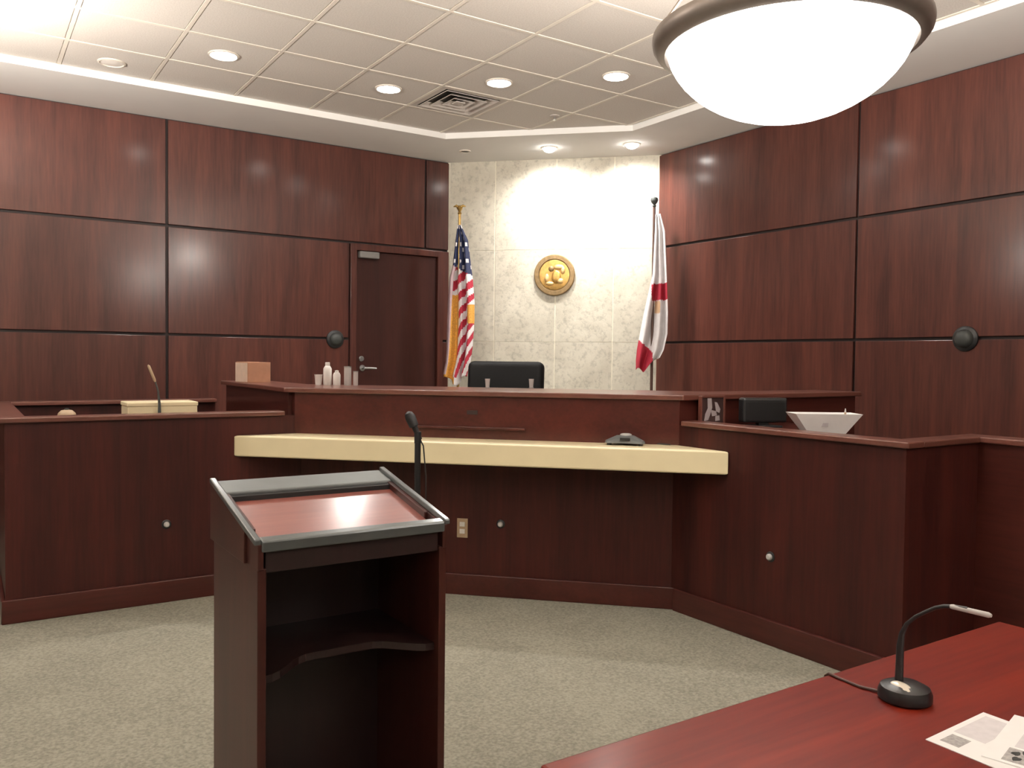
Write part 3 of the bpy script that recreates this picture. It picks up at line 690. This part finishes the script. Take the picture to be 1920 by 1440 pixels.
# ------------------------------------------------------------------ small things on the bench top
def lathe_thing(name, label, cat, loc, parts, group=None):
    t = thing(name, label, cat, loc, group)
    for pn, prof, mt in parts: finish(pn, bmx(lathe, prof, loc, 24), mt, t, smooth=True)
    return t
t = thing('cardboard_box', 'brown cardboard box with a lit left side on the bench wing', 'box', (1.75, 6.05, ZB))
def rbox(poly, z0, z1): return bmx(prism, poly, z0, z1)
bp = [(1.655, 6.16), (1.695, 5.985), (1.885, 6.075), (1.845, 6.25)]
finish('carton', rbox(bp, ZB, ZB+.145), 'cardboard', t, bevel=.002)
A, B_ = Vector(bp[0]), Vector(bp[1]); nrm = Vector((-(A-B_).y, (A-B_).x)).normalized()
if nrm.dot(Vector((1.77, 6.12))-A) > 0: nrm = -nrm
finish('lit_face', rbox([tuple(A.lerp(B_, .03)), tuple(A.lerp(B_, .97)), tuple(A.lerp(B_, .97)+nrm*.0015), tuple(A.lerp(B_, .03)+nrm*.0015)], ZB+.004, ZB+.141), 'cardboard_lit', t)  # paler skin: light on the carton's left face put into the colour
finish('flap', rbox([(1.662, 6.158), (1.698, 5.99), (1.79, 6.034), (1.755, 6.20)], ZB+.145, ZB+.148), 'cardboard', t)
def spot(px, py): return (px, py, ZB)
lathe_thing('paper_cup', 'short white paper cup at the left of the white bottles', 'cup', spot(2.012, 5.438), [('cup', [(.020, 0), (.026, .066), (.028, .070), (.025, .070), (.019, .006), (0, .006)], 'white_plastic')], 'white containers on the bench')
lathe_thing('white_bottle', 'tallest white bottle on the bench top', 'bottle', spot(2.058, 5.392), [('body', [(.026, 0), (.028, .004), (.028, .11), (.018, .128), (.014, .130), (0, .130)], 'white_plastic'), ('cap', [(.016, .130), (.016, .150), (.013, .153), (0, .153)], 'white_plastic')], 'white containers on the bench')
lathe_thing('white_bottle', 'shorter rounded white bottle beside the tallest white bottle', 'bottle', spot(2.105, 5.345), [('body', [(.024, 0), (.025, .004), (.025, .07), (.018, .085), (0, .087)], 'white_plastic'), ('cap', [(.013, .086), (.013, .098), (0, .101)], 'white_plastic')], 'white containers on the bench')
lathe_thing('metal_tumbler', 'wider grey metal tumbler on the bench top near the door', 'tumbler', spot(2.160, 5.290), [('body', [(.022, 0), (.024, .004), (.024, .125), (.021, .125), (.021, .01), (0, .01)], 'light_grey'), ('rim', [(.025, .120), (.025, .128), (.021, .128), (.021, .120), (.025, .120)], 'steel')], 'metal tumblers on the bench')
lathe_thing('metal_tumbler', 'slimmer grey metal tumbler nearest the door handle', 'tumbler', spot(2.200, 5.250), [('body', [(.014, 0), (.016, .004), (.016, .095), (.013, .095), (.013, .01), (0, .01)], 'light_grey'), ('rim', [(.017, .090), (.017, .097), (.013, .097), (.013, .09), (.017, .09)], 'steel')], 'metal tumblers on the bench')
for px, py, lb in ((2.845, 4.62, 'small pale cup before the left part of the black chair'), (3.12, 4.52, 'small pale cup before the right part of the black chair')):
    t = thing('small_cup', lb, 'cup', (px, py, ZB), 'small cups before the judge chair')
    finish('cup', bmx(lathe, [(.012, 0), (.016, .055), (.017, .06), (.015, .06), (.011, .005), (0, .005)], (px, py, ZB), 18), 'light_grey', t, smooth=True)
    finish('foot', bmx(lathe, [(.016, 0), (.016, .004), (.012, .006), (0, .006)], (px, py, ZB), 18), 'steel', t, smooth=True)

# conference phone on the counter
cp = Vector((3.10, 3.555, .93)); t = thing('conference_phone', 'grey three legged conference phone at the right end of the cream counter', 'phone', tuple(cp))
bm = bmesh.new(); pts = []
for k in range(48):
    a = 2*PI*k/48; r = .072 + .052*(.5+.5*math.cos(3*(a-.75)))**1.6; pts.append((r*math.cos(a), r*math.sin(a)))
lo = [bm.verts.new((cp.x+x, cp.y+y, cp.z+.012)) for x, y in pts]; mi = [bm.verts.new((cp.x+x*.96, cp.y+y*.96, cp.z+.026)) for x, y in pts]; hi = [bm.verts.new((cp.x+x*.45, cp.y+y*.45, cp.z+.052)) for x, y in pts]
for A, B_ in ((lo, mi), (mi, hi)):
    for k in range(48): bm.faces.new((A[k], A[(k+1) % 48], B_[(k+1) % 48], B_[k]))
bm.faces.new(lo[::-1]); bm.faces.new(hi)
finish('body', bm, 'mid_grey', t, smooth=True)
finish('speaker_grille', bmx(lathe, [(.034, .05), (.032, .058), (.02, .062), (0, .063)], cp, 24), 'light_grey', t, smooth=True)
finish('keypad', bmx(prism, [(cp.x-.075, cp.y-.035), (cp.x-.035, cp.y-.075), (cp.x-.018, cp.y-.05), (cp.x-.05, cp.y-.018)], cp.z+.028, cp.z+.043), 'black_plastic', t, bevel=.002)
for k in range(3):
    a = .75 + 2*PI*k/3
    finish('foot', bmx(lathe, [(.012, 0), (.014, .012), (0, .012)], (cp.x+.10*math.cos(a), cp.y+.10*math.sin(a), cp.z), 14), 'black_plastic', t, smooth=True)
finish('cable', bmx(tube, [(cp.x+.07, cp.y+.03, cp.z+.02), (cp.x+.11, cp.y+.01, cp.z+.005), (cp.x+.15, cp.y-.06, cp.z+.004), (cp.x+.195, cp.y-.15, cp.z+.004)], .004, 8), 'cable_black', t, smooth=True)

# ------------------------------------------------------------------ things in the witness box
ZL = 1.03
t = thing('flat_box', 'flat cream box on the witness box ledge behind the thin microphone', 'box', (.985, 5.33, ZL))
finish('tray', boxes((.797, 1.180, 5.22, 5.45, ZL, ZL+.07)), 'cream', t, bevel=.004)
finish('lid', boxes((.793, 1.184, 5.216, 5.454, ZL+.07, ZL+.093)), 'cream', t, bevel=.004)
t = thing('gooseneck_microphone', 'thin brown gooseneck microphone in front of the flat cream box', 'microphone', (.961, 5.185, ZL))
finish('base', bmx(lathe, [(.022, 0), (.022, .01), (.012, .02), (0, .02)], (.961, 5.185, ZL), 18), 'dark_grey', t, smooth=True)
finish('gooseneck', bmx(tube, [(.961, 5.185, ZL+.015), (.961, 5.185, 1.11), (.954, 5.185, 1.19), (.938, 5.185, 1.246)], [.010, .008, .005, .0045], 10), 'dark_grey', t, smooth=True)
finish('microphone_head', bmx(tube, [(.938, 5.185, 1.244), (.934, 5.185, 1.256), (.903, 5.185, 1.335), (.899, 5.185, 1.342)], [.005, .008, .008, .003], 10), 'tan_plastic', t, smooth=True)
t = thing('desk_dome', 'small low tan dome near the left end of the witness box ledge', 'desk device', (.50, 5.36, ZL))
finish('shell', bmx(lathe, [(.048, 0), (.050, .012), (.045, .034), (.028, .050), (0, .055)], (.50, 5.36, ZL), 24), 'tan_plastic', t, smooth=True)
finish('button', bmx(lathe, [(.012, .052), (.012, .060), (0, .062)], (.50, 5.36, ZL), 14), 'dark_grey', t, smooth=True)

# ------------------------------------------------------------------ things in the clerk station
fa, fb = Vector((3.385, SY)), Vector((3.640, SY))
t = thing('picture_frame', 'dark framed picture with pale shapes leaning at the bench corner', 'picture', (3.515, SY, ZL))
x0, x1, y0, y1, z0, z1 = 3.452, 3.645, SY-.030, SY-.004, ZL, 1.205
finish('backing', boxes((x0+.01, x1-.01, y0+.005, y1, z0+.01, z1-.01)), 'picture_dark', t)
for bx4 in ((x0, x0+.008, z0, z1), (x1-.014, x1, z0, z1)): finish('frame_bar', boxes((bx4[0], bx4[1], y0, y1, bx4[2], bx4[3])), 'cap_wood', t, bevel=.002)
for bx4 in ((z1-.012, z1), (z0, z0+.014)): finish('frame_bar', boxes((x0+.008, x1-.014, y0, y1, bx4[0], bx4[1])), 'cap_wood', t, bevel=.002)
def patch(poly):
    bm = bmesh.new(); lo = [bm.verts.new((x0+(x1-x0)*u, y0+.0048, z0+(z1-z0)*vv)) for u, vv in poly]; hi = [bm.verts.new((x0+(x1-x0)*u, y0+.0030, z0+(z1-z0)*vv)) for u, vv in poly]
    n = len(poly); bm.faces.new(lo); bm.faces.new(hi[::-1])
    for k in range(n): bm.faces.new((lo[k], lo[(k+1) % n], hi[(k+1) % n], hi[k]))
    return bm
for poly in ([(.26, .94), (.42, .94), (.46, .62), (.38, .40), (.30, .22), (.14, .20), (.18, .42), (.28, .60)], [(.40, .55), (.62, .50), (.66, .36), (.46, .34)], [(.56, .80), (.66, .78), (.80, .56), (.76, .44), (.62, .50)], [(.60, .34), (.76, .36), (.78, .20), (.60, .18)]):
    finish('printed_shape', patch(poly), 'picture_pale', t)

t = thing('computer_monitor', 'small black monitor behind the clerk station rail', 'monitor', (3.80, 3.20, ZL))
mc = Vector((3.815, 3.195, 0)); ev = Vector((.836, -.549, 0)).normalized(); ev = (ev + Vector((.10, .15, 0))).normalized(); nv = Vector((ev.y, -ev.x, 0))
if nv.dot(Vector((-1, -1, 0))) < 0: nv = -nv
def mpoly(e0, e1, n0, n1): return [tuple((mc + ev*e + nv*n)[:2]) for e, n in ((e0, n0), (e1, n0), (e1, n1), (e0, n1))]
finish('housing', bmx(prism, mpoly(-.135, .135, -.05, .02), 1.055, 1.195), 'black_plastic', t, bevel=.012)
finish('screen', bmx(prism, mpoly(-.118, .118, .019, .022), 1.068, 1.170), 'black_gloss', t)
finish('stand', bmx(prism, mpoly(-.03, .03, -.04, .0), ZL+.008, 1.07), 'black_plastic', t)
finish('foot', bmx(prism, mpoly(-.09, .09, -.08, .05), ZL, ZL+.01), 'black_plastic', t, bevel=.003)

t = thing('paper_tray', 'white flared tray standing behind the clerk station rail', 'tray', (3.63, 2.66, ZL))
e = Vector((3.765-3.487, 2.544-2.728, 0)).normalized(); nb = Vector((-e.y, e.x, 0)); cc = Vector((3.632, 2.636, 0))
def ring4(hw, d0, d1, z): return [tuple(cc + e*s*hw + nb*dd + Vector((0, 0, z))) for s, dd in ((-1, d0), (1, d0), (1, d1), (-1, d1))]
bm = bmesh.new()
o0 = ring4(.085, .02, .12, ZL); o1 = ring4(.168, -.01, .15, 1.142); i1 = ring4(.162, -.004, .144, 1.142); i0 = ring4(.080, .025, .115, ZL+.006)
L_ = [[bm.verts.new(p) for p in r] for r in (o0, o1, i1, i0)]
for a, bq in zip(L_, L_[1:]):
    for k in range(4): bm.faces.new((a[k], a[(k+1) % 4], bq[(k+1) % 4], bq[k]))
bm.faces.new(L_[0][::-1]); bm.faces.new(L_[3])
finish('tray_body', bm, 'white_paper', t)
def frontpt(s, f): 
    a = Vector(o0[0]).lerp(Vector(o0[1]), s); bq = Vector(o1[0]).lerp(Vector(o1[1]), s); return a.lerp(bq, f)
bm = bmesh.new(); ff = [(.36, .42), (.50, .42), (.50, .60), (.40, .60)]
nf = (-nb + Vector((0, 0, -.2))).normalized()
lo = [bm.verts.new(frontpt(*q_) + nf*.0002) for q_ in ff]; hi = [bm.verts.new(frontpt(*q_) + nf*.0014) for q_ in ff]
bm.faces.new(lo); bm.faces.new(hi[::-1])
for k in range(4): bm.faces.new((lo[k], lo[(k+1) % 4], hi[(k+1) % 4], hi[k]))
finish('label_patch', bm, 'print_tint', t)
t = thing('pen', 'thin pale pen standing up behind the white flared tray', 'pen', (3.80, 2.66, ZL))
finish('barrel', bmx(tube, [(3.80, 2.66, ZL), (3.80, 2.66, 1.145)], .005, 10), 'tan_plastic', t, smooth=True)
finish('tip', bmx(tube, [(3.80, 2.66, 1.145), (3.80, 2.66, 1.165)], [.005, .002], 10), 'light_grey', t, smooth=True)

# ------------------------------------------------------------------ round wall devices
def wall_device(loc, axis, label):
    t = thing('wall_speaker', label, 'wall speaker', loc, 'round devices on the wood walls')
    finish('mount', bmx(lathe, [(.085, 0), (.085, .012), (.075, .02), (0, .02)], loc, 28, axis), 'black_plastic', t, smooth=True)
    finish('dome', bmx(lathe, [(.062, .018), (.060, .035), (.045, .055), (.02, .064), (0, .065)], loc, 28, axis), 'dark_grey', t, smooth=True)
wall_device((2.953, YL, 1.567), (0, -1, 0), 'round dark grey device on the wall left of the door')
wall_device((XR, 3.053, 1.571), (-1, 0, 0), 'round dark device on the right wood wall')
